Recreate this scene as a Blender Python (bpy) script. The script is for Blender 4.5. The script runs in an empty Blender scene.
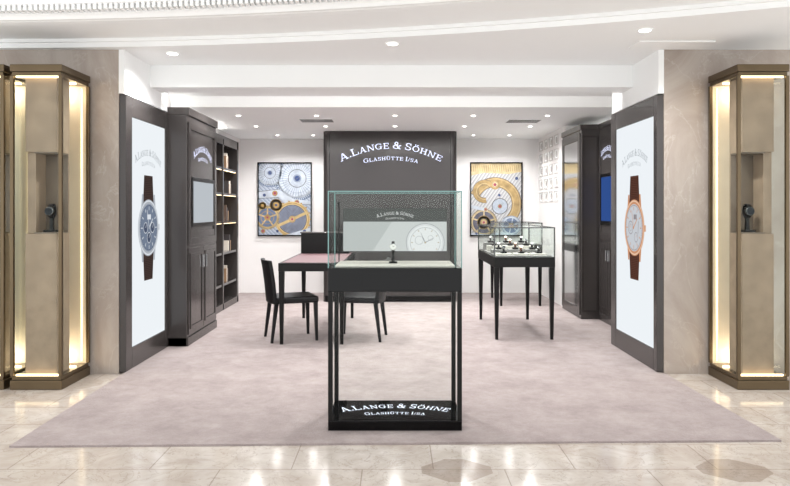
import bpy, math, random
from mathutils import Vector
random.seed(4)
scn=bpy.context.scene
COL=scn.collection
def lin(c):
    return tuple(((v/255)/12.92 if v/255<=0.04045 else (((v/255)+0.055)/1.055)**2.4) for v in c)
# ---------------------------------------------------------------- materials
def mat(name,rgb,rough=0.5,metal=0.0,var=0.0,scale=8,bump=0.0,spec=0.5,stretch=(1,1,1),coat=0):
    m=bpy.data.materials.new(name); m.use_nodes=True
    nt=m.node_tree; b=nt.nodes['Principled BSDF']
    c=lin(rgb)
    b.inputs['Base Color'].default_value=(*c,1)
    b.inputs['Roughness'].default_value=rough
    b.inputs['Metallic'].default_value=metal
    b.inputs['Specular IOR Level'].default_value=spec
    b.inputs['Coat Weight'].default_value=coat
    if var or bump:
        tc=nt.nodes.new('ShaderNodeTexCoord'); mp=nt.nodes.new('ShaderNodeMapping')
        mp.inputs['Scale'].default_value=stretch
        nz=nt.nodes.new('ShaderNodeTexNoise'); nz.inputs['Scale'].default_value=scale; nz.inputs['Detail'].default_value=6
        nt.links.new(tc.outputs['Object'],mp.inputs[0]); nt.links.new(mp.outputs[0],nz.inputs['Vector'])
        if var:
            r=nt.nodes.new('ShaderNodeValToRGB')
            c2=tuple(x*(1-var) for x in c); c3=tuple(min(1,x*(1+var)) for x in c)
            r.color_ramp.elements[0].position=.3; r.color_ramp.elements[1].position=.7
            r.color_ramp.elements[0].color=(*c2,1); r.color_ramp.elements[1].color=(*c3,1)
            nt.links.new(nz.outputs['Fac'],r.inputs[0]); nt.links.new(r.outputs[0],b.inputs['Base Color'])
        if bump:
            bp=nt.nodes.new('ShaderNodeBump'); bp.inputs['Strength'].default_value=bump; bp.inputs['Distance'].default_value=.01
            nt.links.new(nz.outputs['Fac'],bp.inputs['Height']); nt.links.new(bp.outputs[0],b.inputs['Normal'])
    return m
EX=.83
def emit(name,rgb,s=1.0):
    m=bpy.data.materials.new(name); m.use_nodes=True; nt=m.node_tree; nt.nodes.clear()
    o=nt.nodes.new('ShaderNodeOutputMaterial'); e=nt.nodes.new('ShaderNodeEmission')
    e.inputs[0].default_value=(*lin(rgb),1); e.inputs[1].default_value=s*EX
    nt.links.new(e.outputs[0],o.inputs[0]); return m
def glassmat(name,tint=(253,255,254)):
    m=bpy.data.materials.new(name); m.use_nodes=True; nt=m.node_tree; nt.nodes.clear()
    o=nt.nodes.new('ShaderNodeOutputMaterial'); mx=nt.nodes.new('ShaderNodeMixShader')
    t=nt.nodes.new('ShaderNodeBsdfTransparent'); g=nt.nodes.new('ShaderNodeBsdfGlossy')
    g.inputs['Roughness'].default_value=0.0; g.inputs['Color'].default_value=(1,1,1,1)
    t.inputs[0].default_value=(*lin(tint),1)
    f=nt.nodes.new('ShaderNodeLayerWeight'); f.inputs[0].default_value=.5
    p=nt.nodes.new('ShaderNodeMath'); p.operation='POWER'; p.inputs[1].default_value=4
    q=nt.nodes.new('ShaderNodeMath'); q.operation='MULTIPLY_ADD'; q.inputs[1].default_value=.25; q.inputs[2].default_value=.003
    nt.links.new(f.outputs['Facing'],p.inputs[0]); nt.links.new(p.outputs[0],q.inputs[0])
    nt.links.new(q.outputs[0],mx.inputs[0]); nt.links.new(t.outputs[0],mx.inputs[1]); nt.links.new(g.outputs[0],mx.inputs[2])
    nt.links.new(mx.outputs[0],o.inputs[0]); return m
def marble(name,base,dark,light,scale=1.2,rough=.25,vein=.5,vcol=None,rot=(.3,.5,.4)):
    m=bpy.data.materials.new(name); m.use_nodes=True; nt=m.node_tree; b=nt.nodes['Principled BSDF']
    tc=nt.nodes.new('ShaderNodeTexCoord')
    mp=nt.nodes.new('ShaderNodeMapping'); mp.inputs['Rotation'].default_value=rot; mp.inputs['Scale'].default_value=(1,1,.6)
    n1=nt.nodes.new('ShaderNodeTexNoise'); n1.inputs['Scale'].default_value=scale; n1.inputs['Detail'].default_value=12; n1.inputs['Roughness'].default_value=.68; n1.inputs['Distortion'].default_value=.8
    nt.links.new(tc.outputs['Object'],mp.inputs[0]); nt.links.new(mp.outputs[0],n1.inputs['Vector'])
    r=nt.nodes.new('ShaderNodeValToRGB'); cr=r.color_ramp
    cr.elements[0].position=.33; cr.elements[0].color=(*lin(dark),1)
    cr.elements[1].position=.68; cr.elements[1].color=(*lin(light),1)
    e=cr.elements.new(.5); e.color=(*lin(base),1)
    nt.links.new(n1.outputs['Fac'],r.inputs[0])
    n2=nt.nodes.new('ShaderNodeTexNoise'); n2.inputs['Scale'].default_value=scale*1.3; n2.inputs['Detail'].default_value=9; n2.inputs['Distortion'].default_value=1.6; n2.inputs['Roughness'].default_value=.6
    nt.links.new(mp.outputs[0],n2.inputs['Vector'])
    r2=nt.nodes.new('ShaderNodeValToRGB'); c2=r2.color_ramp
    c2.elements[0].position=.488; c2.elements[0].color=(0,0,0,1)
    c2.elements[1].position=.512; c2.elements[1].color=(0,0,0,1)
    e=c2.elements.new(.5); e.color=(vein,vein,vein,1)
    nt.links.new(n2.outputs['Fac'],r2.inputs[0])
    mx=nt.nodes.new('ShaderNodeMixRGB'); mx.inputs[2].default_value=(*lin(vcol or light),1)
    nt.links.new(r2.outputs[0],mx.inputs[0]); nt.links.new(r.outputs[0],mx.inputs[1])
    nt.links.new(mx.outputs[0],b.inputs['Base Color']); b.inputs['Roughness'].default_value=rough
    return m
def tilefloor():
    m=marble('floor_marble',(200,191,182),(184,173,163),(216,210,204),3.2,.12,.6,(156,142,130))
    nt=m.node_tree; b=nt.nodes['Principled BSDF']; N=nt.nodes.new; K=nt.links.new
    src=b.inputs['Base Color'].links[0].from_socket
    tc=N('ShaderNodeTexCoord')
    mp=N('ShaderNodeMapping'); mp.inputs['Location'].default_value=(0.17,0.16,0)
    K(tc.outputs['Object'],mp.inputs[0])
    br=N('ShaderNodeTexBrick'); br.inputs['Scale'].default_value=1.0
    br.inputs['Brick Width'].default_value=.74; br.inputs['Row Height'].default_value=.37; br.offset=.5
    br.inputs['Mortar Size'].default_value=.003; br.inputs['Color1'].default_value=(1,1,1,1); br.inputs['Color2'].default_value=(.86,.84,.82,1)
    br.inputs['Mortar'].default_value=(.55,.51,.48,1); br.inputs['Bias'].default_value=0; br.inputs['Mortar Smooth'].default_value=0
    K(mp.outputs[0],br.inputs['Vector'])
    mul=N('ShaderNodeMixRGB'); mul.blend_type='MULTIPLY'; mul.inputs[0].default_value=.85
    K(src,mul.inputs[1]); K(br.outputs['Color'],mul.inputs[2])
    sp=N('ShaderNodeSeparateXYZ'); K(tc.outputs['Object'],sp.inputs[0])
    def mth(op,a,bv=None):
        n=N('ShaderNodeMath'); n.operation=op; K(a,n.inputs[0])
        if bv is not None:
            if isinstance(bv,(int,float)): n.inputs[1].default_value=bv
            else: K(bv,n.inputs[1])
        return n.outputs[0]
    fx=mth('ABSOLUTE',mth('SUBTRACT',mth('FLOORED_MODULO',mth('SUBTRACT',sp.outputs[0],.32-.72),1.44),.72))
    fy=mth('ABSOLUTE',mth('SUBTRACT',mth('FLOORED_MODULO',mth('SUBTRACT',sp.outputs[1],3.53-.72),1.44),.72))
    s=mth('MAXIMUM',mth('MAXIMUM',mth('MULTIPLY',fx,.85),fy),mth('MULTIPLY',mth('ADD',mth('MULTIPLY',fx,.85),fy),.78))
    d=mth('MULTIPLY',mth('MULTIPLY',mth('LESS_THAN',s,.155),.5),mth('GREATER_THAN',sp.outputs[0],-.3))
    mx=N('ShaderNodeMixRGB'); K(d,mx.inputs[0]); K(mul.outputs[0],mx.inputs[1]); mx.inputs[2].default_value=(*lin((134,116,102)),1)
    K(mx.outputs[0],b.inputs['Base Color'])
    return m
def carpetmat():
    m=bpy.data.materials.new('carpet_pile'); m.use_nodes=True; nt=m.node_tree; b=nt.nodes['Principled BSDF']
    tc=nt.nodes.new('ShaderNodeTexCoord')
    n=nt.nodes.new('ShaderNodeTexNoise'); n.inputs['Scale'].default_value=3.4; n.inputs['Detail'].default_value=14; n.inputs['Roughness'].default_value=.82; n.inputs['Distortion'].default_value=.15
    nt.links.new(tc.outputs['Object'],n.inputs['Vector'])
    r=nt.nodes.new('ShaderNodeValToRGB'); r.color_ramp.elements[0].position=.36; r.color_ramp.elements[1].position=.64
    r.color_ramp.elements[0].color=(*lin((143,131,129)),1); r.color_ramp.elements[1].color=(*lin((170,159,157)),1)
    nt.links.new(n.outputs['Fac'],r.inputs[0]); nt.links.new(r.outputs[0],b.inputs['Base Color'])
    n2=nt.nodes.new('ShaderNodeTexNoise'); n2.inputs['Scale'].default_value=90
    nt.links.new(tc.outputs['Object'],n2.inputs['Vector'])
    bp=nt.nodes.new('ShaderNodeBump'); bp.inputs['Strength'].default_value=.6; bp.inputs['Distance'].default_value=.01
    nt.links.new(n2.outputs['Fac'],bp.inputs['Height']); nt.links.new(bp.outputs[0],b.inputs['Normal'])
    b.inputs['Roughness'].default_value=.95; b.inputs['Sheen Weight'].default_value=.1; b.inputs['Specular IOR Level'].default_value=.1
    return m
def stripes(name,c1,c2,scale,rot,rough=.35):
    m=bpy.data.materials.new(name); m.use_nodes=True; nt=m.node_tree; b=nt.nodes['Principled BSDF']
    tc=nt.nodes.new('ShaderNodeTexCoord'); mp=nt.nodes.new('ShaderNodeMapping'); mp.inputs['Rotation'].default_value=(0,rot,0)
    w=nt.nodes.new('ShaderNodeTexWave'); w.inputs['Scale'].default_value=scale; w.inputs['Distortion'].default_value=.1; w.wave_profile='SAW'
    r=nt.nodes.new('ShaderNodeValToRGB'); r.color_ramp.elements[0].color=(*lin(c1),1); r.color_ramp.elements[1].color=(*lin(c2),1)
    nt.links.new(tc.outputs['Object'],mp.inputs[0]); nt.links.new(mp.outputs[0],w.inputs['Vector'])
    nt.links.new(w.outputs['Fac'],r.inputs[0]); nt.links.new(r.outputs[0],b.inputs['Base Color']); b.inputs['Roughness'].default_value=rough
    return m

M={}
M['white']=mat('white_plaster',(250,252,252),.7,var=.005,scale=3)
M['wall']=mat('wall_paint',(236,234,233),.6,var=.01,scale=4)
M['pillar']=marble('pillar_marble',(172,161,152),(156,144,134),(188,179,171),1.6,.26,.35,(200,192,185))
M['floor']=tilefloor()
M['carpet']=carpetmat()
M['dark']=mat('dark_lacquer',(64,60,59),.2,var=.05,scale=3,spec=.5)
M['dark2']=mat('dark_lacquer_panel',(55,51,50),.18,var=.05,scale=3,spec=.5)
M['black']=mat('black_wood',(11,10,10),.3,var=.1,scale=6,spec=.25)
M['gloss']=mat('black_gloss',(3,3,4),.04,var=.05,scale=6,spec=.25)
M['leather']=mat('black_leather',(18,17,19),.45,var=.1,scale=40,bump=.15,spec=.3)
M['mauve']=mat('mauve_leather',(108,84,87),.5,var=.06,scale=30,spec=.3)
M['bronze']=mat('bronze_metal',(104,90,70),.3,metal=.85,var=.06,scale=5)
M['tan']=mat('tan_leather',(152,132,112),.55,var=.14,scale=9,bump=.15)
M['cream']=mat('cream_panel',(210,196,174),.5,var=.05,scale=5)
M['led']=emit('warm_led',(255,226,182),5)
M['cove']=emit('cove_led',(255,250,246),22)
M['spot']=emit('downlight_lamp',(255,250,240),10)
M['glass']=glassmat('clear_glass')
M['gedge']=mat('glass_edge',(120,160,158),.15,metal=.2,var=.05,scale=8)
M['edgedark']=mat('dark_metal_edge',(96,98,98),.25,metal=.8,var=.05,scale=8)
M['steel']=mat('brushed_steel',(200,200,202),.25,metal=1,var=.05,scale=20)
M['gold']=mat('rose_gold',(206,150,110),.25,metal=1,var=.05,scale=20)
M['screenL']=emit('lightbox_screen',(238,243,247),1.0)
M['signw']=emit('sign_letters',(222,228,255),2.2)
M['signg']=emit('sign_letters_soft',(128,136,144),.9)
M['plt']=emit('plinth_letters',(235,240,255),1.9)
M['signp']=emit('printed_letters',(245,245,245),1.1)
M['pad']=mat('cream_pad',(206,202,194),.6,var=.03,scale=30)
M['tray']=mat('grey_tray',(128,126,124),.6,var=.05,scale=30)
M['mirror']=mat('mirror_glass',(200,202,203),.1,metal=1,var=.01)
M['blue']=emit('blue_screen',(52,84,150),.9)
M['grey']=emit('pale_display',(196,202,208),.9)
M['tunnel']=mat('feature_lacquer',(52,48,48),.16,var=.05,scale=1.5,spec=.55)
M['grey_frame']=mat('grey_frame',(206,203,201),.5,var=.03)

# ---------------------------------------------------------------- mesh builder
class MB:
    def __init__(s,T=None,clip=None): s.v=[];s.f=[];s.m=[];s.T=T;s.clip=clip
    def add(s,vs,fs,m=0):
        o=len(s.v)
        for p in vs: s.v.append(tuple(s.T(*p)) if s.T else tuple(p))
        for f in fs: s.f.append([i+o for i in f]); s.m.append(m)
        return s
    def box(s,x0,x1,y0,y1,z0,z1,m=0):
        return s.add([(x0,y0,z0),(x1,y0,z0),(x1,y1,z0),(x0,y1,z0),(x0,y0,z1),(x1,y0,z1),(x1,y1,z1),(x0,y1,z1)],
         [(0,3,2,1),(4,5,6,7),(0,1,5,4),(1,2,6,5),(2,3,7,6),(3,0,4,7)],m)
    def taper(s,xa,ya,wa,za,xb,yb,wb,zb,m=0):
        a=wa/2;b=wb/2
        return s.add([(xa-a,ya-a,za),(xa+a,ya-a,za),(xa+a,ya+a,za),(xa-a,ya+a,za),(xb-b,yb-b,zb),(xb+b,yb-b,zb),(xb+b,yb+b,zb),(xb-b,yb+b,zb)],
         [(0,3,2,1),(4,5,6,7),(0,1,5,4),(1,2,6,5),(2,3,7,6),(3,0,4,7)],m)
    def lathe(s,prof,c=(0,0,0),axis='z',seg=28,m=0):
        vs=[];fs=[]
        for (r,h) in prof:
            for i in range(seg):
                a=2*math.pi*i/seg
                p=(r*math.cos(a),r*math.sin(a),h)
                if axis=='y': p=(p[0],p[2],p[1])
                if axis=='x': p=(p[2],p[0],p[1])
                vs.append((p[0]+c[0],p[1]+c[1],p[2]+c[2]))
        n=len(prof)
        for j in range(n-1):
            for i in range(seg):
                k=(i+1)%seg; fs.append((j*seg+i,j*seg+k,(j+1)*seg+k,(j+1)*seg+i))
        fs.append(tuple(range(seg))[::-1]); fs.append(tuple((n-1)*seg+i for i in range(seg)))
        return s.add(vs,fs,m)
    def poly(s,pts,w,m=0):
        if s.clip:
            u0,u1,v0,v1=s.clip
            for (ax,lim,sg) in ((0,u0,1),(0,u1,-1),(1,v0,1),(1,v1,-1)):
                out=[]
                for i in range(len(pts)):
                    a=pts[i-1]; b=pts[i]; da=(a[ax]-lim)*sg; db=(b[ax]-lim)*sg
                    if (da>=0)!=(db>=0):
                        t=da/(da-db); out.append((a[0]+(b[0]-a[0])*t,a[1]+(b[1]-a[1])*t))
                    if db>=0: out.append(b)
                pts=out
                if len(pts)<3: return s
        return s.add([(p[0],p[1],w) for p in pts],[tuple(range(len(pts)))],m)
    def disc(s,u,v,r,w,m=0,seg=36):
        return s.poly([(u+r*math.cos(2*math.pi*i/seg),v+r*math.sin(2*math.pi*i/seg)) for i in range(seg)],w,m)
    def ring(s,u,v,r0,r1,w,m=0,seg=36,a0=0,a1=2*math.pi):
        P=[]
        for i in range(seg+1):
            a=a0+(a1-a0)*i/seg
            P.append(((u+r0*math.cos(a),v+r0*math.sin(a)),(u+r1*math.cos(a),v+r1*math.sin(a))))
        for i in range(seg): s.poly([P[i][0],P[i][1],P[i+1][1],P[i+1][0]],w,m)
        return s
    def rect(s,u0,u1,v0,v1,w,m=0): return s.poly([(u0,v0),(u1,v0),(u1,v1),(u0,v1)],w,m)
    def bar(s,ua,va,ub,vb,t,w,m=0,t2=None):
        d=Vector((ub-ua,vb-va)); n=Vector((-d.y,d.x)).normalized()/2; t2=t if t2 is None else t2
        return s.poly([(ua+n.x*t,va+n.y*t),(ub+n.x*t2,vb+n.y*t2),(ub-n.x*t2,vb-n.y*t2),(ua-n.x*t,va-n.y*t)],w,m)
    def gear(s,u,v,r,teeth,w,m=0,spokes=5,hub=.25,rim=.78,sw=.11):
        for i in range(teeth):
            a=2*math.pi*i/teeth
            s.bar(u+r*.9*math.cos(a),v+r*.9*math.sin(a),u+r*1.06*math.cos(a),v+r*1.06*math.sin(a),r*3.6/teeth,w,m,r*2/teeth)
        s.ring(u,v,r*rim,r*.96,w,m); s.disc(u,v,r*hub,w,m)
        for i in range(spokes):
            a=2*math.pi*i/spokes+.3
            s.bar(u,v,u+r*.85*math.cos(a),v+r*.85*math.sin(a),r*sw,w,m)
        return s
    def rays(s,u,v,r0,r1,n,t,w,m=0):
        for i in range(n):
            a=2*math.pi*i/n
            s.bar(u+r0*math.cos(a),v+r0*math.sin(a),u+r1*math.cos(a),v+r1*math.sin(a),t*r0/r1,w,m,t)
        return s
def mk(name,mb,mats,off=(0,0,0),bevel=0,smooth=False):
    me=bpy.data.meshes.new(name)
    me.from_pydata([(a-off[0],b-off[1],c-off[2]) for a,b,c in mb.v],[],mb.f)
    if not isinstance(mats,(list,tuple)): mats=[mats]
    for m in mats: me.materials.append(M[m] if isinstance(m,str) else m)
    for p,i in zip(me.polygons,mb.m): p.material_index=i; p.use_smooth=smooth
    me.update()
    ob=bpy.data.objects.new(name,me); COL.objects.link(ob)
    if bevel:
        bv=ob.modifiers.new('bevel','BEVEL'); bv.width=bevel; bv.segments=2; bv.limit_method='ANGLE'
    return ob
def meta(ob,label=None,cat=None,group=None,kind=None):
    if label: ob['label']=label
    if cat: ob['category']=cat
    if group: ob['group']=group
    if kind: ob['kind']=kind
    return ob
def struct(name,mb,mats,bevel=0): return meta(mk(name,mb,mats,bevel=bevel),kind='structure')
def root(name,loc,label,cat,group=None):
    e=bpy.data.objects.new(name,None); e.location=loc; e.empty_display_size=.1; COL.objects.link(e)
    return meta(e,label,cat,group)
def part(rt,name,mb,mats,bevel=0,smooth=False,label=None,off=None,par=None):
    o=mk(name,mb,mats,off=off if off is not None else rt.location,bevel=bevel,smooth=smooth); o.parent=par or rt
    if label: o['label']=label
    return o
def single(name,mb,mats,label,cat,group=None,bevel=0,smooth=False):
    xs=[p[0] for p in mb.v];ys=[p[1] for p in mb.v];zs=[p[2] for p in mb.v]
    off=((min(xs)+max(xs))/2,(min(ys)+max(ys))/2,min(zs))
    o=mk(name,mb,mats,off=off,bevel=bevel,smooth=smooth); o.location=off
    return meta(o,label,cat,group)
def dup(rt,loc,rotz=None,label=None):
    n=rt.copy(); COL.objects.link(n); n.location=loc
    if rotz is not None: n.rotation_euler=(0,0,rotz)
    if label: n['label']=label
    def rec(src,dst):
        for c in src.children:
            k=c.copy(); COL.objects.link(k); k.parent=dst; rec(c,k)
    rec(rt,n); return n
# engraved wide serif capitals drawn as polygons
def glyph(ch):
    P=[];t=.07;T=.14
    def R(x0,x1,y0,y1): P.append([(x0,y0),(x1,y0),(x1,y1),(x0,y1)])
    def B(xa,ya,xb,yb,w): P.append([(xa-w/2,ya),(xa+w/2,ya),(xb+w/2,yb),(xb-w/2,yb)])
    def O(cx,cy,rx,ry,a0=0,a1=360,tx=T,ty=t,n=24):
        Q=[]
        for i in range(n+1):
            a=math.radians(a0+(a1-a0)*i/n); c,s=math.cos(a),math.sin(a)
            Q.append(((cx+rx*c,cy+ry*s),(cx+(rx-tx)*c,cy+(ry-ty)*s)))
        for i in range(n): P.append([Q[i][0],Q[i+1][0],Q[i+1][1],Q[i][1]])
    w=1.0
    if ch in 'A':
        B(.13,0,.52,1,.08);B(.9,0,.54,1,.15);R(.25,.8,.28,.28+t);R(-.02,.3,0,t);R(.7,1.1,0,t);w=1.08
    elif ch=='L': R(.12,.12+T,0,1);R(0,.42,1-t,1);R(0,.9,0,t);R(.83,.9,0,.32);w=.9
    elif ch=='N': R(.12,.2,0,1);R(.92,1.0,0,1);B(.16,1,.93,0,.16);R(0,.32,0,t);R(.78,1.14,1-t,1);R(-.02,.26,1-t,1);w=1.12
    elif ch=='G': O(.54,.5,.54,.5,48,318);R(.84,.84+T,.05,.42);R(.68,1.12,.40,.40+t);R(.9,.97,.66,.98);w=1.12
    elif ch=='E': R(.12,.12+T,0,1);R(0,.88,0,t);R(0,.85,1-t,1);R(.25,.66,.48,.48+t);R(.82,.88,0,.32);R(.79,.85,.7,1);R(.6,.66,.38,.64);w=.92
    elif ch=='&': O(.44,.75,.24,.25,0,360,.09,t);O(.4,.28,.4,.28,20,350,.13,t);B(.3,.72,.92,0,.14);B(.78,.1,.98,.5,.07);R(.8,1.1,.47,.54);R(.8,1.08,0,t);w=1.1
    elif ch=='S': O(.42,.74,.36,.26,35,270,.13,t);O(.42,.26,.38,.26,-150,90,.13,t);R(.69,.75,.68,.98);R(.03,.09,.02,.34);R(.4,.44,.47,.53);w=.84
    elif ch in 'ÖO':
        O(.54,.5,.54,.5)
        if ch=='Ö': O(.36,1.17,.09,.09,0,360,.09,.09,10);O(.72,1.17,.09,.09,0,360,.09,.09,10)
        w=1.08
    elif ch=='H': R(.12,.12+T,0,1);R(.8,.8+T,0,1);R(.2,.9,.47,.47+t);R(0,.4,0,t);R(0,.4,1-t,1);R(.68,1.08,0,t);R(.68,1.08,1-t,1);w=1.08
    elif ch in 'ÜU':
        R(.12,.12+T,.35,1);R(.87,.95,.35,1);O(.535,.37,.415,.37,180,360,.14,t);R(0,.4,1-t,1);R(.74,1.08,1-t,1)
        if ch=='Ü': O(.38,1.17,.09,.09,0,360,.09,.09,10);O(.7,1.17,.09,.09,0,360,.09,.09,10)
        w=1.08
    elif ch=='T': R(.43,.43+T,0,1);R(.05,.98,1-t,1);R(.05,.11,.7,1);R(.92,.98,.7,1);R(.3,.72,0,t);w=1.03
    elif ch=='I': R(.12,.12+T,0,1);R(0,.4,0,t);R(0,.4,1-t,1);w=.4
    elif ch=='/': B(0,-.08,.42,1.05,.08);w=.42
    elif ch=='.': O(.1,.1,.11,.11,0,360,.11,.11,10);w=.2
    return P,w
def text(s,width,T,arch=0,depth=0,h=.05,big=1.22,**k):
    x=0;polys=[];first=True
    for ch in s:
        if ch==' ': x+=.45; first=True; continue
        P,w=glyph(ch); sc=big if first else 1.0
        first=(ch=='.')
        polys+= [[(x+px*sc,py*sc) for px,py in p] for p in P]; x+=w*sc+.20
    tot=x-.20; out=MB(T)
    for p in polys:
        q=[]
        for px,py in p:
            u=(px-tot/2)/tot*width; w=py*h; t=u/(width/2); sl=math.atan2(-2*arch*t,width/2)
            q.append((u-math.sin(sl)*w,arch*(1-t*t)+math.cos(sl)*w,depth))
        out.add(q,[tuple(range(len(q)))])
    return out
def TF(cx,y,cz): return lambda u,v,w:(cx+u,y-w,cz+v)
def TL(x,cy,cz): return lambda u,v,w:(x+w,cy+u,cz+v)
def TR(x,cy,cz): return lambda u,v,w:(x-w,cy-u,cz+v)
def TU(cx,cy,z): return lambda u,v,w:(cx+u,cy+v,z+w)
L1='A.LANGE & SÖHNE'; L2='GLASHÜTTE I/SA'

XL,XR=-2.23,2.17
# ---------------------------------------------------------------- shell
struct('floor',MB().box(-5,5,-1,11.3,-.1,0),'floor')
out=[(-2.19,3.86),(2.25,3.96),(2.21,5.59),(2.165,5.6),(2.165,6.8),(2.9,6.8),(2.9,9.28),(2.32,9.28),(2.32,11),(-2.51,11),(-2.51,6.6),(-2.225,6.6),(-2.225,5.6)]
n=len(out); car=MB()
car.add([(x,y,0) for x,y in out]+[(x,y,.012) for x,y in out],[tuple(range(n))[::-1],tuple(range(n,2*n))]+[(i,(i+1)%n,n+(i+1)%n,n+i) for i in range(n)])
single('carpet',car,'carpet','mauve-grey short-pile fitted carpet over marble floor','carpet')
CZ=.012
struct('wall_left',MB().box(-5,-2.275,5.6,6.6,0,2.67),'pillar')
struct('wall_right',MB().box(2.215,5,5.6,6.8,0,2.67),'pillar')
struct('wall_left_inner',MB().box(-2.9,-2.51,6.6,11.2,0,2.7),'wall')
struct('wall_right_inner',MB().box(2.9,3.2,6.8,9.28,0,2.7).box(2.32,3.2,9.28,11.2,0,2.7),'wall')
struct('wall_back',MB().box(-2.51,2.32,11.0,11.2,0,2.7),'wall')
struct('trim_1',MB().box(-2.275,XL,5.6,6.66,2.31,2.67),'white')
struct('trim_2',MB().box(XR,2.215,5.6,6.8,2.31,2.67),'white')
struct('ceiling_beam',MB().box(-2.275,2.215,6.2,6.5,2.47,2.75),'white')
struct('ceiling_coffer',MB().box(-2.9,3.2,6.5,7.6,2.62,2.75),'white')
struct('ceiling',MB().box(-2.9,3.2,7.6,11.2,2.5,2.75),'white')
CX,CYc=-3.29,-10.16
def arc(R,x): return CYc+math.sqrt(R*R-(x-CX)**2)
xs=[-5+10*i/60 for i in range(61)]
def sweep(prof,mb,m=0):
    n=len(prof); o=[]
    for x in xs:
        for (R,z) in prof: o.append((x,arc(R,x),z))
    fs=[]
    for i in range(60):
        for j in range(n-1): fs.append((i*n+j,i*n+j+1,(i+1)*n+j+1,(i+1)*n+j))
    mb.add(o,fs,m)
mb=MB(); o=[];fs=[]
for x in xs: o+=[(x,arc(15.7,x),2.67),(x,6.2,2.67)]
for i in range(60): fs.append((2*i,2*i+1,2*i+3,2*i+2))
mb.add(o,fs)
sweep([(15.7,2.67),(15.7,2.71),(15.67,2.71),(15.67,2.735),(15.2,2.735),(15.2,2.715),(15.16,2.705),(15.08,2.705),(15.06,2.72),(15.0,2.72)],mb)
struct('ceiling_front',mb,'white')
mb=MB(); sweep([(15.0,2.72),(15.0,2.69),(14.97,2.69),(14.95,2.71),(14.93,2.72),(14.93,2.76),(14.84,2.76),(14.84,2.79),(14.80,2.80),(14.77,2.80),(14.74,2.83),(14.70,2.88),(14.70,2.90),(14.62,2.90),(14.62,2.95),(12.5,2.95)],mb)
for i in range(200):
    x=-4+7.6*i/200; y=arc(14.885,x); mb.box(x,x+.022,y-.035,y+.035,2.722,2.765)
struct('trim_3',mb,'white')
struct('trim_4',MB().box(1.9,2.5,5.3,5.55,2.662,2.67),'white',bevel=.003)

# ---------------------------------------------------------------- downlights
def downlight(x,y,z,power,r=.045):
    rt=root('downlight',(x,y,z),'small round recessed white ceiling downlight','light','ceiling downlights')
    part(rt,'trim_ring',MB().lathe([(r*1.3,0),(r*1.3,-.006),(r*1.0,-.006)],(x,y,z)),'white')
    part(rt,'lamp',MB().lathe([(r*.9,-.007),(r*.9,-.009)],(x,y,z)),'spot')
    L=bpy.data.lights.new('spot_lamp','SPOT'); L.energy=power; L.spot_size=math.radians(150); L.spot_blend=.8; L.shadow_soft_size=.05; L.color=(1,.99,.98)
    lo=bpy.data.objects.new('spot_lamp',L); lo.location=(0,0,-.02); lo.parent=rt; COL.objects.link(lo)
q=1.55
for x in (-1.7,-.55,.6,1.7):
    downlight(x,7.15,2.62,45*q,.035)
for x in (-1.9,-.95,0,.95,1.85):
    downlight(x,8.25,2.5,40*q,.028)
    downlight(x,9.3,2.5,40*q,.028)
for x in (-1.8,-1.25,1.2,1.75): downlight(x,10.4,2.5,30*q,.025)
downlight(-1.87,5.72,2.67,60*q); downlight(-.02,5.38,2.67,60*q); downlight(1.83,4.98,2.67,60*q)
downlight(-3.6,4.9,2.735,60*q) ; downlight(3.6,4.9,2.735,60*q)
def grille(x,y,z,w,d):
    g=MB().box(x-w/2,x+w/2,y-d/2,y+d/2,z-.008,z)
    for i in range(6):
        yy=y-d/2+d*(i+.5)/6; g.box(x-w/2+.02,x+w/2-.02,yy-.004,yy+.004,z-.012,z-.008,1)
    single('air_vent',g,['white','edgedark'],'flush white ceiling air vent with dark slots','vent','ceiling air vents')
grille(-1.0,8.7,2.5,.45,.3); grille(1.65,8.75,2.5,.45,.3)
single('led_strip',MB().box(-2.2,2.15,6.5,6.52,2.54,2.56),'cove','thin white cove light strip behind ceiling beam','light','cove light strips')
single('led_strip',MB().box(-2.49,-2.47,6.8,7.7,2.36,2.37),'cove','thin white cove light strip on top of side cabinet','light','cove light strips')
single('led_strip',MB().box(-2.49,-2.47,8.4,9.6,2.34,2.35),'cove','thin white cove light strip on top of shelving','light','cove light strips')
single('led_strip',MB().box(2.86,2.88,6.9,9.2,2.40,2.41),'cove','thin white cove light strip on top of side cabinet','light','cove light strips')

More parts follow.
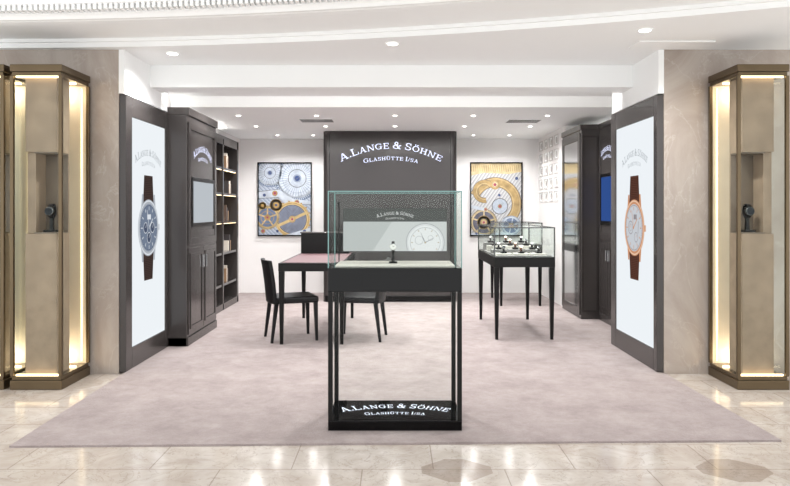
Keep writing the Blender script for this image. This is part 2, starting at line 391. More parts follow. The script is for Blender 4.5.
# ---------------------------------------------------------------- light boxes with watch pictures
def lightbox(side):
    if side=='L': x=XL; T=TL; y0,y1=5.605,6.655; s=1; cy=6.145; sy0,sy1=5.74,6.58; xa,xb=-2.274,XL
    else: x=XR; T=TR; y0,y1=5.605,6.795; s=-1; cy=6.16; sy0,sy1=5.68,6.66; xa,xb=XR,2.214
    lab='tall dark-framed backlit panel showing '+('blue-dial steel watch' if side=='L' else 'rose gold watch')
    rt=root('light_box',((xa+xb)/2,cy,0),lab,'light box','wall light boxes')
    fr=MB(); t0,t1=.19,2.135
    xo=x+.012*s
    def bb(ya,yb,za,zb): fr.box(min(xa if s>0 else xb,xo),max(xa if s>0 else xb,xo),ya,yb,za,zb)
    bb(y0,sy0,.013,2.3); bb(sy1,y1,.013,2.3); bb(sy0,sy1,.013,t0); bb(sy0,sy1,t1,2.3)
    part(rt,'frame',fr,'dark',bevel=.004)
    sc=MB(); sc.box(min(x-.03*s,x),max(x-.03*s,x),sy0,sy1,t0,t1)
    part(rt,'screen',sc,'screenL',label='glowing pale screen')
    if side=='L': C=[('e1',(72,58,54)),('e2',(176,182,190)),('e3',(118,130,150)),('e4',(224,229,236)),('e5',(44,36,36)),('e6',(78,88,110))]
    else: C=[('f1',(92,60,50)),('f2',(208,150,114)),('f3',(204,208,214)),('f4',(238,202,174)),('f5',(60,36,30)),('f6',(146,138,140))]
    ms=[emit(n+'_picture',c,.95) for n,c in C]
    a=MB(T(x,cy,1.19)); k=.255
    for sg in (1,-1):
        a.poly([(-.135,sg*.18),(.135,sg*.18),(.105,sg*.47),(-.105,sg*.47)],.002,0)
        a.bar(-.11,sg*.24,-.085,sg*.46,.008,.0025,4); a.bar(.11,sg*.24,.085,sg*.46,.008,.0025,4)
        for q in range(12): a.rect(-.085,.085,sg*(.27+q*.016)-.002,sg*(.27+q*.016)+.002,.003,4)
        for sx in (-1,1): a.poly([(sx*.125,sg*.15),(sx*.185,sg*.14),(sx*.158,sg*.30),(sx*.125,sg*.30)],.0032,1)
    a.rect(.245,.285,-.028,.028,.003,1)
    for q in range(5): a.rect(.248,.285,-.024+q*.012,-.020+q*.012,.0034,3)
    a.disc(0,0,k,.004,1,48); a.ring(0,0,k*.92,k*.97,.005,3,48); a.disc(0,0,k*.84,.006,2,48)
    a.ring(0,0,k*.78,k*.80,.007,5,48)
    for i in range(60):
        an=math.pi*i/30; a.bar(k*.80*math.cos(an),k*.80*math.sin(an),k*.83*math.cos(an),k*.83*math.sin(an),.004,.0072,5 if side!='L' else 3)
    for i in range(12):
        an=math.pi*i/6; a.bar(k*.62*math.cos(an),k*.62*math.sin(an),k*.75*math.cos(an),k*.75*math.sin(an),.010,.008,3 if side=='L' else 1)
    if side=='L':
        for (u,v) in ((-.085,0),(.085,0),(0,-.09)): a.disc(u,v,.05,.0078,5); a.ring(u,v,.044,.05,.008,3); a.bar(u,v,u+.02,v+.03,.006,.0083,3)
        a.rect(-.045,.045,.075,.12,.008,3)
    else:
        a.ring(-.08,0,.055,.062,.008,5); a.ring(-.08,0,.03,.034,.008,5); a.ring(.06,-.085,.04,.046,.008,5); a.rect(0,.035,.075,.12,.008,5); a.rect(.04,.075,.075,.12,.008,5)
        a.bar(.11,-.05,.12,.06,.008,.008,5); a.bar(.06,-.085,.08,-.06,.005,.0083,1); a.bar(-.08,0,-.10,.035,.006,.0083,1)
    a.bar(0,0,.09,.08,.012,.009,3 if side=='L' else 1); a.bar(0,0,-.05,.16,.008,.009,3 if side=='L' else 1); a.disc(0,0,.014,.010,1)
    part(rt,'watch_picture',a,ms,label='flat printed wristwatch image')
    part(rt,'lettering',text(L1,.62,T(x,cy,1.755),arch=.085,depth=.004,h=.05),'signg')
    part(rt,'lettering',text(L2,.32,T(x,cy,1.735),arch=.02,depth=.004,h=.03),'signg')
lightbox('L'); lightbox('R')

# ---------------------------------------------------------------- cabinets
def Tbox(mb,T,u0,u1,v0,v1,w0,w1,m=0):
    P=[T(u0,v0,w0),T(u1,v1,w1)]
    mb.box(min(P[0][0],P[1][0]),max(P[0][0],P[1][0]),min(P[0][1],P[1][1]),max(P[0][1],P[1][1]),min(P[0][2],P[1][2]),max(P[0][2],P[1][2]),m)
def panel_frame(mb,T,u0,u1,v0,v1,b=.05,w0=0,w1=.014):
    Tbox(mb,T,u0,u0+b,v0,v1,w0,w1); Tbox(mb,T,u1-b,u1,v0,v1,w0,w1); Tbox(mb,T,u0+b,u1-b,v0,v0+b,w0,w1); Tbox(mb,T,u0+b,u1-b,v1-b,v1,w0,w1)
def cabinet_left():
    y0,y1=6.665,7.75; xf=-2.04; cy=(y0+y1)/2; W=y1-y0
    rt=root('display_cabinet',(-2.27,cy,CZ),'tall dark brown lacquered cabinet with pale window beside light box','cabinet')
    b=MB().box(-2.508,xf,y0,y1,CZ,2.28).box(-2.508,xf+.02,y0,y1+.01,2.28,2.36).box(-2.508,xf+.012,y0,y1,CZ,.10)
    part(rt,'body',b,'dark',bevel=.006)
    T=TL(xf,cy,0)
    d=MB(); panel_frame(d,T,-W/2+.03,W/2-.03,1.0,2.22,.07); Tbox(d,T,-W/2+.1,W/2-.1,1.07,1.14,0,.01)
    up=part(rt,'door',d,'dark2',bevel=.003)
    g=MB(); Tbox(g,T,-W/2+.16,W/2-.16,1.22,1.64,.0,.012); part(rt,'window',g,'grey',label='pale grey lit display window',par=up)
    fr=MB(); panel_frame(fr,T,-W/2+.12,W/2-.12,1.18,1.68,.04,0,.018); part(rt,'window_frame',fr,'black',par=up)
    for u0,u1,hu in ((-W/2+.03,-.005,-.05),(.005,W/2-.03,.05)):
        d=MB(); Tbox(d,T,u0,u1,.12,.97,0,.012); panel_frame(d,T,u0+.04,u1-.04,.17,.92,.03,.012,.02)
        dd=part(rt,'door',d,'dark2',bevel=.003)
        h=MB(); Tbox(h,T,hu-.008,hu+.008,.75,.88,.012,.035); part(rt,'handle',h,'steel',bevel=.003,par=dd)
    part(rt,'lettering',text(L1,.64,TL(xf,cy,1.87),arch=.09,depth=.006,h=.055),'signw')
    part(rt,'lettering',text(L2,.34,TL(xf,cy,1.85),arch=.02,depth=.006,h=.03),'signw')
cabinet_left()
def cabinet_rightA():
    y0,y1=6.80,8.32; xf=2.5
    rt=root('display_cabinet',(2.7,7.56,CZ),'tall dark brown cabinet with glowing blue window beside light box','cabinet')
    part(rt,'body',MB().box(xf,2.89,y0,y1,CZ,2.4).box(xf-.015,2.89,y0,y1,2.34,2.4).box(xf-.01,2.89,y0,y1,CZ,.1),'dark',bevel=.006)
    cy=7.93; T=TR(xf,cy,0)
    d=MB(); panel_frame(d,T,-.37,.37,1.0,2.24,.06); up=part(rt,'door',d,'dark2',bevel=.003)
    g=MB(); Tbox(g,T,-.28,.28,1.22,1.74,0,.012); part(rt,'window',g,'blue',label='glowing blue display window',par=up)
    fr=MB(); panel_frame(fr,T,-.31,.31,1.18,1.78,.035,0,.018); part(rt,'window_frame',fr,'black',par=up)
    for u0,u1,hu in ((-.37,-.005,-.04),(.005,.37,.04)):
        d=MB(); Tbox(d,T,u0,u1,.12,.97,0,.012); panel_frame(d,T,u0+.04,u1-.04,.17,.92,.03,.012,.02)
        dd=part(rt,'door',d,'dark2',bevel=.003)
        h=MB(); Tbox(h,T,hu-.008,hu+.008,.75,.88,.012,.035); part(rt,'handle',h,'steel',bevel=.003,par=dd)
    part(rt,'lettering',text(L1,.56,TR(xf,8.0,1.97),arch=.08,depth=.006,h=.05),'signw')
    part(rt,'lettering',text(L2,.30,TR(xf,8.0,1.95),arch=.02,depth=.006,h=.028),'signw')
cabinet_rightA()
def cabinet_rightB():
    y0,y1=8.33,9.27; xf=2.28
    rt=root('mirror_cabinet',(2.55,8.8,CZ),'tall dark brown cabinet with full-height mirror door','cabinet')
    part(rt,'body',MB().box(xf,2.89,y0,y1,CZ,2.4).box(xf-.015,2.89,y0-.005,y1,2.33,2.4),'dark',bevel=.006)
    d=MB(); T=TR(xf,8.8,0); panel_frame(d,T,-.44,.44,.06,2.30,.09); dd=part(rt,'door',d,'dark2',bevel=.003)
    g=MB(); Tbox(g,T,-.35,.35,.15,2.21,0,.006); part(rt,'mirror',g,'mirror',par=dd,label='tall silver mirror panel')
    f=MB(); T2=TF(2.39,y0,0)
    panel_frame(f,T2,-.1,.1,.1,2.26,.02,0,.008); part(rt,'side_panel',f,'dark2')
cabinet_rightB()
def bookcase():
    y0,y1=8.3,9.95; x0,x1=-2.508,-2.29
    rt=root('bookcase',((x0+x1)/2,(y0+y1)/2,CZ),'slim dark-framed open shelving with warm lining and few objects','bookcase')
    b=MB().box(x0,x0+.015,y0,y1,CZ,2.34).box(x0,x1,y0,y0+.05,CZ,2.34).box(x0,x1,y1-.08,y1,CZ,2.34).box(x0,x1,y0,y1,2.22,2.34).box(x0,x1,y0,y1,CZ,.1).box(x0,x1,9.05,9.10,CZ,2.3)
    part(rt,'body',b,'dark',bevel=.004)
    lv=[.36,.78,1.2,1.58,1.92]
    for z in lv: part(rt,'shelf',MB().box(x0+.015,x1-.01,y0+.05,y1-.05,z-.03,z),'dark2')
    part(rt,'back_lining',MB().box(x0+.016,x0+.02,y0+.06,y1-.06,1.22,1.9),mat('bronze_lining',(190,158,122),.5,var=.15),label='warm bronze lining')
    part(rt,'back_lining',MB().box(x0+.016,x0+.02,y0+.06,y1-.06,.11,1.16),mat('grey_lining',(140,132,126),.5,var=.08),label='grey lining')
    for z in lv[2:]: part(rt,'light_strip',MB().box(x1-.03,x1-.02,y0+.06,y1-.09,z-.036,z-.031),'led',label='warm glowing strip')
    cols=[(150,120,92),(222,214,202),(96,78,68),(60,56,58)]
    bm=[mat('book_cloth_%d'%i,c,.6,var=.05) for i,c in enumerate(cols)]
    for iz,z in enumerate(lv):
        y=9.42+.12*(iz%2)
        for j in range(3+iz%2):
            t=random.choice([.03,.045,.06]); hh=random.choice([.14,.18,.22])
            single('book',MB().box(x0+.04,x0+.17,y,y+t-.002,z,z+hh),bm[(iz+j)%4],'upright cloth-bound book on dark shelf','book','books on the dark bookcase',bevel=.002)
            y+=t
bookcase()

# ---------------------------------------------------------------- feature pillar sign
def feature():
    x0,x1,y0,y1=-1.048,.903,9.9,10.5
    rt=root('sign_pillar',((x0+x1)/2,10.2,CZ),'wide dark glossy lacquered pillar with illuminated arched lettering','pillar')
    b=MB(); r=.07; prof=[]
    for (cx,cy,a0) in ((x1-r,y0+r,-90),(x1-r,y1-r,0),(x0+r,y1-r,90),(x0+r,y0+r,180)):
        for i in range(9):
            a=math.radians(a0+90*i/8); prof.append((cx+r*math.cos(a),cy+r*math.sin(a)))
    n=len(prof)
    b.add([(x,y,CZ) for x,y in prof]+[(x,y,2.499) for x,y in prof],[tuple(range(n))[::-1],tuple(range(n,2*n))]+[(i,(i+1)%n,n+(i+1)%n,n+i) for i in range(n)])
    part(rt,'body',b,'tunnel')
    part(rt,'seam',MB().box(x0+.09,x0+.096,y0-.002,y0+.01,CZ,2.498).box(x1-.096,x1-.09,y0-.002,y0+.01,CZ,2.498),'gloss')
    part(rt,'base_trim',MB().box(x0+.03,x1-.03,y0-.008,y1,CZ,.1),'gloss',bevel=.005)
    part(rt,'lettering',text(L1,1.44,TF(-.06,y0,2.05),arch=.19,depth=.04,h=.082),'signw',label='glowing white arched letters')
    part(rt,'lettering',text(L2,.78,TF(-.06,y0,2.03),arch=.045,depth=.04,h=.048),'signw',label='glowing white small letters')
feature()

# ---------------------------------------------------------------- paintings
def jewel(a,u,v,r,w,g,ru,dk):
    a.disc(u,v,r,w,g,20); a.ring(u,v,r*.78,r*.86,w+.0003,dk,20); a.disc(u,v,r*.5,w+.0005,ru,16); a.disc(u+r*.12,v+r*.12,r*.18,w+.0007,dk,10)
def screw(a,u,v,r,w,b,dk):
    a.disc(u,v,r,w,dk,16); a.disc(u,v,r*.85,w+.0003,b,16); a.bar(u-r*.7,v-r*.4,u+r*.7,v+r*.4,r*.22,w+.0005,dk)
def painting(side):
    w=.875 if side=='L' else .845; h=1.19; cx=285 if side=='L' else 496; X=(cx-395)*11/680; z=.93
    rt=root('framed_picture',(X,10.97,z),'framed close-up picture of '+('silver-blue watch movement with gears' if side=='L' else 'golden watch movement over silver plate'),'picture','pictures on the back wall')
    fr=MB(); panel_frame(fr,TF(X,11,z),-w/2,w/2,0,h,.018,0.002,.04); part(rt,'frame',fr,'gloss')
    bg=stripes('silver_stripes',(124,138,160),(192,200,212),7,.8) if side=='L' else stripes('silver_stripes_warm',(142,144,150),(208,208,208),7,-.6)
    G=(168,142,96) if side=='R' else (170,138,82); PGc=(200,182,142) if side=='R' else (196,172,122)
    ms=[bg,mat('art_silver',(188,196,206),.4,var=.22,scale=9),mat('art_gold',G,.4,var=.35,scale=9),mat('art_blue',(48,74,126),.4,var=.2),mat('art_ruby',(160,56,90),.3,var=.1),mat('art_dark',(92,92,106),.5,var=.4,scale=12),mat('art_steel',(134,146,166),.4,var=.2,scale=14),mat('art_pale_gold',PGc,.4,var=.25,scale=10),mat('art_line',(92,88,88),.5,var=.1),mat('art_shadow_blue',(98,114,142),.5,var=.25,scale=10)]
    SI,GO,BL,RU,DK,ST,PG,LN,SB=1,2,3,4,5,6,7,8,9
    a=MB(TF(X,11,z),(-w/2+.018,w/2-.018,.018,h-.018)); a.rect(-1,1,0,2,.02,0)
    if side=='L':
        for (u,v,r,n) in ((.20,.93,.33,64),(-.24,1.02,.21,44)):
            a.disc(u,v,r*1.10,.0205,SB); a.gear(u,v,r,n,.021,SI,0,.2,.5); a.disc(u,v,r*.9,.0212,SI); a.rays(u,v,r*.2,r*.88,int(n*.6),.011,.0214,ST)
            a.ring(u,v,r*.42,r*.45,.0217,LN); a.ring(u,v,r*.7,r*.72,.0217,ST); a.disc(u,v,r*.2,.0218,ST); screw(a,u,v,r*.14,.022,BL,DK)
        a.poly([(-.43,.72),(-.1,.76),(.14,.60),(.43,.56),(.43,.50),(.1,.50),(-.1,.62),(-.43,.60)],.0222,SI)
        a.bar(-.43,.715,-.1,.755,.008,.0225,LN); a.bar(.1,.505,.43,.505,.008,.0225,LN); a.bar(-.43,.605,-.1,.622,.008,.0225,LN)
        jewel(a,-.16,.69,.045,.0228,GO,RU,LN); jewel(a,.2,.55,.035,.0228,GO,RU,LN)
        screw(a,-.33,.66,.026,.0228,BL,DK)
        a.disc(.12,.27,.28,.0235,DK)
        for q in range(9): a.ring(.12,.27,.05+q*.020,.060+q*.020,.0238,ST)
        a.ring(.12,.27,.235,.285,.0242,PG,48); a.ring(.12,.27,.255,.267,.0244,GO,48)
        for q in range(18):
            an=q*math.pi/9; a.disc(.12+.295*math.cos(an),.27+.295*math.sin(an),.013,.0245,GO,12)
        a.bar(-.12,.16,.36,.38,.045,.0247,PG); a.disc(.12,.27,.055,.0248,GO); jewel(a,.12,.27,.04,.025,PG,RU,LN)
        a.poly([(-.05,.0),(.43,.14),(.43,.02),(.2,.0)],.0252,SI); screw(a,.32,.08,.026,.0255,BL,DK)
        a.disc(-.28,.30,.19,.0252,SB); a.gear(-.28,.30,.19,46,.0255,PG,5,.24,.8); a.ring(-.28,.30,.1,.108,.0256,GO); a.disc(-.28,.30,.05,.0257,GO); jewel(a,-.28,.30,.035,.026,GO,RU,LN)
        a.gear(-.14,.50,.10,22,.0257,GO,0,.9,.5); a.ring(-.14,.50,.06,.068,.026,LN); screw(a,-.14,.50,.022,.0262,BL,DK)
        jewel(a,-.35,.08,.035,.0262,GO,RU,LN); screw(a,-.12,.08,.022,.0262,BL,DK)
        a.gear(-.36,.49,.06,16,.0262,GO,0,.9,.5)
    else:
        a.poly([(-.43,1.19),(.43,1.19),(.43,1.04),(.2,1.0),(-.2,1.02),(-.43,.97)],.0205,PG)
        for q in range(30): a.bar(-.43+q*.03,1.04,-.42+q*.03,1.15,.010,.0207,GO)
        a.ring(-.02,.52,.27,.43,.021,LN,48,-1.05,2.75); a.ring(-.02,.52,.278,.422,.0213,GO,48,-1.02,2.72); a.ring(-.02,.52,.295,.303,.0216,PG,48,-1,2.7); a.ring(-.02,.52,.398,.405,.0216,PG,48,-1,2.7)
        a.ring(-.19,.72,.10,.19,.0218,LN,40,.68,4.92); a.ring(-.19,.72,.106,.184,.0219,GO,40,.7,4.9); a.ring(-.19,.72,.125,.132,.0222,PG,40,.7,4.9)
        a.disc(-.02,.83,.08,.0224,GO); jewel(a,-.02,.83,.05,.0227,PG,RU,LN)
        screw(a,.33,.93,.026,.0227,BL,DK); screw(a,.05,.66,.022,.0227,BL,DK)
        a.disc(.06,.48,.13,.0212,SI); a.rays(.06,.48,.03,.125,30,.009,.0214,ST); a.ring(.06,.48,.12,.132,.0215,LN); jewel(a,.06,.48,.035,.0217,GO,RU,LN)
        a.disc(-.2,.22,.22,.023,DK); a.gear(-.2,.22,.21,56,.0233,PG,5,.22,.84); a.gear(-.2,.22,.11,24,.0236,GO,0,.9,.5); a.ring(-.2,.22,.06,.07,.0239,LN); jewel(a,-.2,.22,.04,.0241,PG,RU,LN)
        a.disc(.24,.17,.16,.0243,SB); a.gear(.24,.17,.15,40,.0246,SI,6,.26,.8); a.disc(.24,.17,.045,.0248,GO); jewel(a,.24,.17,.03,.025,PG,RU,LN)
        a.poly([(-.43,.05),(-.1,.02),(.1,.07),(.43,.0),(.43,-.1),(-.43,-.1)],.0253,SI); screw(a,-.32,.04,.02,.0256,BL,DK)
        a.bar(-.43,.48,-.14,.42,.05,.0253,SI); jewel(a,-.17,.43,.03,.0256,GO,RU,LN)
    part(rt,'picture_print',a,ms)
painting('L'); painting('R')

first=None
for r in range(5):
    for c in range(4):
        Y=9.74+c*.34; Z=1.48+r*.20
        if first is None:
            rt=root('small_frame',(2.32,Y,Z),'small white framed watch dial display on wall','picture frame','small frames on the side wall')
            f=MB(); panel_frame(f,TR(2.32,Y,Z),-.105,.105,0,.15,.012,0,.015); part(rt,'frame',f,'grey_frame')
            a=MB(TR(2.32,Y,Z)); a.rect(-.10,.10,.01,.14,.004,0); a.disc(0,.075,.045,.006,1,20); a.ring(0,.075,.038,.044,.007,2,20)
            part(rt,'picture_print',a,['white',mat('dial_grey',(190,186,184),.5,var=.02),'tray']); first=rt
        else: dup(first,(2.32,Y,Z))

# ---------------------------------------------------------------- vitrines
nl=mat('niche_lining',(112,98,84),.5,var=.1)
def vitrine(cx,s,lab):
    y0,y1=5.1,5.58; W=.39; x0,x1=cx-W/2,cx+W/2; H=2.445
    rt=root('tall_vitrine',(cx,(y0+y1)/2,0),lab,'display case','bronze tower vitrines')
    part(rt,'base',MB().box(x0,x1,y0,y1,0,.07).box(x0+.01,x1-.01,y0+.01,y1-.01,.07,.1),'bronze',bevel=.004)
    part(rt,'cap',MB().box(x0,x1,y0,y1,2.39,H).box(x0+.01,x1-.01,y0+.01,y1-.01,2.36,2.39),'bronze',bevel=.004)
    p=.026
    for (a,b) in ((x0,y0),(x1-p,y0),(x0,y1-p),(x1-p,y1-p)):
        part(rt,'post',MB().box(a,a+p,b,b+p,.1,2.36),'bronze',bevel=.003)
    part(rt,'glass_panel',MB().box(x0+p,x1-p,y0+.008,y0+.014,.1,2.36),'glass')
    part(rt,'glass_panel',MB().box(x0+.008,x0+.014,y0+p,y1-p,.1,2.36),'glass')
    part(rt,'glass_panel',MB().box(x1-.014,x1-.008,y0+p,y1-p,.1,2.36),'glass')
    part(rt,'back_panel',MB().box(x0+p,x1-p,y1-.02,y1-.01,.1,2.36),'cream')
    def mx(a,b): return (cx+min(s*a,s*b),cx+max(s*a,s*b))
    X0,X1=mx(-.105,.135); nA,nB=mx(-.04,.135); wA,wB=mx(-.105,-.04)
    ya,yb=y0+.05,y0+.25
    c=MB().box(X0,X1,ya,yb,.1,1.17).box(X0,X1,ya,yb,1.79,2.36).box(wA,wB,ya+.03,yb,1.17,1.79).box(nA,nB,yb-.02,yb,1.17,1.79)
    part(rt,'column',c,'tan',label='tan leather-clad inner column',bevel=.003)
    n=MB().box(nA,nB,ya+.005,yb-.02,1.17,1.18).box(nA,nB,yb-.026,yb-.02,1.18,1.78).box(nA,nB,ya+.005,yb-.02,1.78,1.79)
    part(rt,'niche_lining',n,nl)
    for xx in (x0+.06,x1-.06):
        part(rt,'light_strip',MB().box(xx-.003,xx+.003,y1-.03,y1-.022,.12,2.34),'led',label='warm glowing vertical strip')
    for z in (.1,2.348):
        part(rt,'light_strip',MB().box(x0+.035,x1-.035,y0+.020,y0+.036,z,z+.012),'led',label='warm glowing strip')
        part(rt,'light_strip',MB().box(x0+.035,x1-.035,yb+.03,yb+.06,z,z+.012),'led',label='warm glowing strip')
    for z in (.15,2.30):
        L=bpy.data.lights.new('case_lamp','POINT'); L.energy=2.0; L.color=(1,.87,.70); L.shadow_soft_size=.02
        lo=bpy.data.objects.new('case_lamp',L); lo.location=(0,yb+.09-rt.location[1],z); lo.parent=rt; COL.objects.link(lo)
    return (cx+s*.048,y0+.13,1.18)
lab='tall bronze-framed glass tower display with warm lit leather column'
w1=vitrine(-2.695,1,lab); w2=vitrine(2.765,-1,lab); vitrine(-3.13,1,lab)

# ---------------------------------------------------------------- watches on stands
def watch(loc,mcase,strapm,dialm,lab,scale=1.0,flat=False):
    x,y,z=loc
    if flat:
        single('watch_cushion',MB().box(x-.03,x+.03,y-.04,y+.04,z,z+.022),M['leather'],'small black watch cushion on riser','cushion','watch cushions',bevel=.006)
    else:
        st=root('watch_stand',(x,y,z),'small black curved watch stand','stand','watch stands')
        part(st,'base',MB().box(x-.03,x+.03,y-.025,y+.03,z,z+.012),'black',bevel=.002)
        part(st,'post',MB().taper(x,y+.012,.02,z+.012,x,y+.012,.014,z+.10),'black')
        part(st,'cushion',MB().lathe([(.018,-.010),(.022,-.009),(.022,.009),(.018,.010)],(x,y+.012,z+.115),'x',20),'black',smooth=True)
        st.scale=(scale,)*3
    wt=root('wristwatch',(x,y,z+.115),lab,'watch','wristwatches on display')
    seg=28; vs=[];fs=[]
    for i in range(seg):
        a=2*math.pi*i/seg
        for (r,dx) in ((1,-.011),(1,.011),(1.12,.011),(1.12,-.011)):
            vs.append((x+dx,y+.012+.027*r*math.cos(a),z+.115+.036*r*math.sin(a)))
    for i in range(seg):
        k=(i+1)%seg
        for j in range(4):
            l=(j+1)%4; fs.append((i*4+j,i*4+l,k*4+l,k*4+j))
    part(wt,'strap',MB().add(vs,fs),strapm)
    part(wt,'case',MB().lathe([(.021,-.014),(.024,-.018),(.024,-.026),(.021,-.028)],(x,y+.004,z+.115),'y',28),mcase,smooth=True)
    part(wt,'dial',MB().lathe([(.0195,-.0281),(.0195,-.0287)],(x,y+.004,z+.115),'y',28),dialm)
    T=TF(x,y+.004-.029,z+.115)
    part(wt,'hand',MB(T).bar(0,0,.008,.008,.002,0),'black'); part(wt,'hand',MB(T).bar(0,0,-.003,.014,.0015,0),'black')
    wt.scale=(scale,)*3
    if flat:
        wt.location=(x,y,z+.022+.040*scale); wt.rotation_euler=(math.radians(-50),0,0)
    else: wt.location=(x,y,z+.115*scale)
strb=mat('black_strap',(26,24,26),.5,var=.1,scale=60,bump=.2); strbr=mat('brown_strap',(88,52,38),.5,var=.1,scale=60,bump=.2)
dialw=mat('silver_dial',(225,225,222),.3,var=.02); dialb=mat('black_dial',(22,26,34),.3,var=.05,spec=.2)
watch(w1,M['edgedark'],strb,dialb,'steel wristwatch with dark dial on black stand',1.4)
watch(w2,M['edgedark'],strb,dialb,'steel wristwatch with dark dial on black stand',1.4)

# ---------------------------------------------------------------- centre display case
def centre():
    x0,x1,y0,y1=-.406,.406,4.12,4.575
    rt=root('display_counter',(0,4.35,CZ),'free-standing black display counter with glass top box','display case')
    part(rt,'plinth',MB().box(x0,x1,y0,y1,CZ,.07),'gloss',bevel=.003)
    p=.028
    for (a,b) in ((x0,y0),(x1-p,y0),(x0,y1-p),(x1-p,y1-p)):
        part(rt,'leg',MB().box(a,a+p,b,b+p,.07,.853),'black',bevel=.002)
    part(rt,'counter_body',MB().box(x0,x1,y0,y1,.853,.998),'gloss',bevel=.003)
    part(rt,'drawer',MB().box(-.2,.2,y0-.004,y0+.002,.862,.985),'gloss',bevel=.002)
    part(rt,'display_pad',MB().box(x0+.04,x1-.04,y0+.04,y1-.05,.998,1.012),'pad',bevel=.003)
    g=.006; zt=1.459
    part(rt,'glass_panel',MB().box(x0+p,x1-p,y0+.01,y0+.01+g,.07,.853),'glass')
    part(rt,'glass_panel',MB().box(x0+g,x1-g,y0,y0+g,.998,zt),'glass')
    part(rt,'glass_panel',MB().box(x0+g,x1-g,y1-g,y1,.998,zt),'glass')
    part(rt,'glass_panel',MB().box(x0,x0+g,y0,y1,.998,zt),'glass')
    part(rt,'glass_panel',MB().box(x1-g,x1,y0,y1,.998,zt),'glass')
    part(rt,'glass_panel',MB().box(x0,x1,y0,y1,zt,zt+g),'glass')
    e=MB(); t=.005
    for (a,b) in ((x0,y0),(x1-t,y0),(x0,y1-t),(x1-t,y1-t)): e.box(a-.001,a+t,b-.001,b+t,.998,zt+g)
    e.box(x0,x1,y0-.002,y0+t,zt+.001,zt+g+.001).box(x0,x1,y1-t,y1+.002,zt+.001,zt+g+.001).box(x0-.001,x0+t,y0,y1,zt+.001,zt+g+.001).box(x1-t,x1+.001,y0,y1,zt+.001,zt+g+.001)
    part(rt,'glass_edge',e,'gedge')
    yb=4.50
    bp=part(rt,'back_panel',MB().box(-.345,.345,yb,yb+.012,1.075,1.363),'dark2')
    ms=[emit('panel_print_dark',(96,98,96),.95),emit('panel_print_pale',(190,194,193),1),emit('panel_print_white',(232,234,234),1),emit('panel_print_grey',(150,154,158),.95),emit('panel_print_gold',(186,172,146),.95),emit('panel_print_blue',(50,70,120),.95),emit('panel_print_light',(208,211,210),1),emit('panel_print_soft',(218,220,221),1)]
    a=MB(TF(0,yb,1.075),(-.342,.342,.003,.285)); a.rect(-.342,.342,.003,.285,.001,0)
    a.poly([(-.342,.0),(.342,.0),(.342,.198),(-.342,.198)],.002,1); a.poly([(-.15,.0),(.342,.0),(.342,.198),(-.02,.198)],.0025,6)
    a.clip=(-.342,.342,.003,.198)
    cu,cv=.20,.06
    a.disc(cu,cv,.127,.0028,3,48); a.disc(cu,cv,.124,.003,7,48); a.disc(cu,cv,.113,.0035,2,48); a.ring(cu,cv,.098,.100,.004,3,48)
    for i in range(12):
        an=math.pi*i/6; a.bar(cu+.082*math.cos(an),cv+.082*math.sin(an),cu+.093*math.cos(an),cv+.093*math.sin(an),.005,.0045,4)
    a.ring(cu-.04,cv+.015,.026,.028,.0045,3); a.ring(cu+.035,cv+.03,.016,.0175,.0045,3); a.bar(cu,cv,cu-.03,cv+.065,.005,.005,3,.002); a.bar(cu,cv,cu+.055,cv+.03,.005,.005,3,.002); a.disc(cu,cv,.006,.0055,4)
    part(rt,'panel_print',a,ms,par=bp)
    part(rt,'lettering',text(L1,.24,TF(0,yb,1.298),arch=.022,depth=.004,h=.018),'signp',par=bp)
    part(rt,'lettering',text(L2,.12,TF(0,yb,1.286),arch=.005,depth=.004,h=.010),'signp',par=bp)
    for xx in (x0+.035,x1-.035):
        part(rt,'light_pole',MB().lathe([(.004,1.0),(.004,1.385)],(xx,y1-.07,0),'z',10).box(xx-.008,xx+.008,y1-.095,y1-.06,1.385,1.40),'black')
    part(rt,'lettering',text(L1,.66,TU(0,4.31,.07),arch=.085,depth=.002,h=.072),'plt',label='glowing white arched letters')
    part(rt,'lettering',text(L2,.37,TU(0,4.24,.07),arch=.02,depth=.002,h=.042),'plt',label='glowing white small letters')
centre()
watch((-.012,4.33,1.012),M['steel'],strb,dialw,'steel wristwatch with silver dial on black stand',.9)

# ---------------------------------------------------------------- table vitrines
def table_vitrine(x0,x1,y0,y1,lab):
    rt=root('table_vitrine',((x0+x1)/2,(y0+y1)/2,CZ),lab,'display case','glass-topped display tables')
    part(rt,'table_frame',MB().box(x0,x1,y0,y1,.76,.865),'black',bevel=.004)
    for (a,b) in ((x0+.03,y0+.03),(x1-.03,y0+.03),(x0+.03,y1-.03),(x1-.03,y1-.03)):
        part(rt,'leg',MB().taper(a,b,.03,CZ,a,b,.055,.76),'black',bevel=.002)
    part(rt,'display_pad',MB().box(x0+.03,x1-.03,y0+.03,y1-.03,.865,.875),'tray')
    g=.006;zt=1.165
    part(rt,'glass_panel',MB().box(x0+g,x1-g,y0,y0+g,.865,zt),'glass'); part(rt,'glass_panel',MB().box(x0+g,x1-g,y1-g,y1,.865,zt),'glass')
    part(rt,'glass_panel',MB().box(x0,x0+g,y0,y1,.865,zt),'glass'); part(rt,'glass_panel',MB().box(x1-g,x1,y0,y1,.865,zt),'glass')
    part(rt,'glass_panel',MB().box(x0,x1,y0,y1,zt,zt+g),'glass')
    e=MB(); t=.012
    for (a,b) in ((x0,y0),(x1-t,y0),(x0,y1-t),(x1-t,y1-t)): e.box(a-.001,a+t,b-.001,b+t,.865,zt+g)
    z=zt-.004; g=.012
    e.box(x0,x1,y0-.002,y0+t,z,z+g).box(x0,x1,y1-t,y1+.002,z,z+g).box(x0-.001,x0+t,y0,y1,z,z+g).box(x1-t,x1+.001,y0,y1,z,z+g)
    part(rt,'glass_edge',e,'edgedark')
table_vitrine(1.02,1.65,7.0,8.35,'black four-legged table with glass display box of watches')
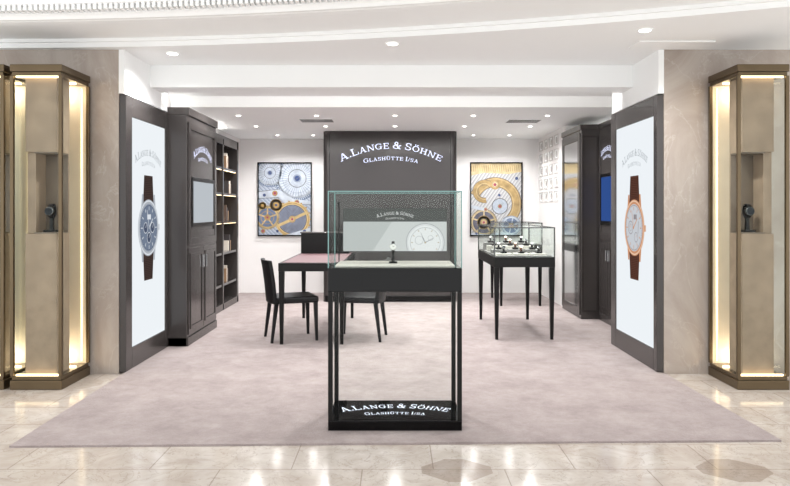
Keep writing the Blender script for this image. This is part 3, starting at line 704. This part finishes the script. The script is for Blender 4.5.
table_vitrine(1.45,2.05,9.45,10.4,'black four-legged glass display table near the wall')
k=0
for j,y in enumerate((7.2,7.55,7.9,8.2)):
    hgt=.018+.022*j
    for x in (1.15,1.335,1.52):
        single('display_block',MB().box(x-.08,x+.08,y-.07,y+.07,.875,.875+hgt),('pad','tray')[j%2],'small rectangular display riser inside glass case','riser','display risers',bevel=.003)
        if k%3==1: watch((x,y,.875+hgt),M['gold'],strbr,dialw,'rose gold wristwatch with brown strap on cushion',.8,True)
        else: watch((x,y,.875+hgt),M['steel'],strb,dialb if k%2==0 else dialw,'steel wristwatch with black strap on cushion',.8,True)
        k+=1

# ---------------------------------------------------------------- desk and chairs
dx0,dx1,dy0,dy1=-1.16,-.5,6.75,8.45
rt=root('desk',((dx0+dx1)/2,(dy0+dy1)/2,CZ),'long black consultation desk with mauve leather top','desk')
part(rt,'desk_top',MB().box(dx0,dx1,dy0,dy1,.74,.822),'black',bevel=.004)
part(rt,'leather_inlay',MB().box(dx0+.03,dx1-.03,dy0+.03,dy1-.03,.822,.826),'mauve',label='mauve leather writing surface')
for (a,b) in ((dx0+.03,dy0+.03),(dx1-.03,dy0+.03),(dx0+.03,dy1-.03),(dx1-.03,dy1-.03)):
    part(rt,'leg',MB().taper(a,b,.032,CZ,a,b,.055,.74),'black',bevel=.002)
r4=root('desk_cabinet',(-.86,8.3,.826),'dark lacquered box unit standing on the desk','box')
part(r4,'body',MB().box(-1.13,-.55,8.17,8.42,.826,1.07),'black',bevel=.004)
part(r4,'lid',MB().box(-1.14,-.54,8.16,8.43,1.07,1.085),'dark',bevel=.003)

def chair():
    rt=root('dining_chair',(0,0,0),'black leather chair with solid upholstered back and slim legs','chair','chairs around the desk')
    part(rt,'seat',MB().box(-.22,.22,-.22,.22,.39,.455),'leather',bevel=.018)
    b=MB(); n=10; vs=[];fs=[]
    for j,(z,off) in enumerate(((.39,-.205),(.6,-.225),(.74,-.245),(.83,-.262))):
        for i in range(n+1):
            t=-1+2*i/n; yy=t*.22; xx=off-.03*(1-t*t)
            vs+=[(xx,yy,z),(xx-.04,yy,z)]
    r=(n+1)*2
    for j in range(3):
        for i in range(n):
            a=j*r+2*i; fs+= [(a,a+2,a+2+r,a+r),(a+1,a+1+r,a+3+r,a+3)]
        fs+=[(j*r,j*r+r,j*r+r+1,j*r+1),(j*r+2*n,j*r+2*n+1,j*r+r+2*n+1,j*r+r+2*n)]
    for i in range(n): fs+=[(2*i,2*i+1,2*i+3,2*i+2),(3*r+2*i,3*r+2*i+2,3*r+2*i+3,3*r+2*i+1)]
    b.add(vs,fs); part(rt,'backrest',b,'leather',bevel=.006)
    for (a,c,a2,c2) in ((.19,-.19,.20,-.20),(.19,.19,.20,.20),(-.21,-.19,-.26,-.20),(-.21,.19,-.26,.20)):
        part(rt,'leg',MB().taper(a2,c2,.026,0,a,c,.042,.405),'leather',bevel=.003)
    return rt
c1=chair(); c1.location=(-1.06,7.1,CZ); c1.rotation_euler=(0,0,math.radians(20))
c2=dup(c1,(-.38,7.12,CZ),math.radians(172))

# ---------------------------------------------------------------- camera / world
cam=bpy.data.cameras.new('camera'); co=bpy.data.objects.new('camera',cam); COL.objects.link(co)
co.location=(0,0,1.35); co.rotation_euler=(math.radians(90),0,0)
cam.sensor_width=36; cam.lens=680/790*36; cam.shift_y=-33/790; cam.clip_start=.05
scn.camera=co
w=bpy.data.worlds.new('world'); scn.world=w; w.use_nodes=True
w.node_tree.nodes['Background'].inputs[0].default_value=(.99,.995,1,1)
w.node_tree.nodes['Background'].inputs[1].default_value=1.5
scn.view_settings.view_transform='Standard'
scn.view_settings.exposure=.27
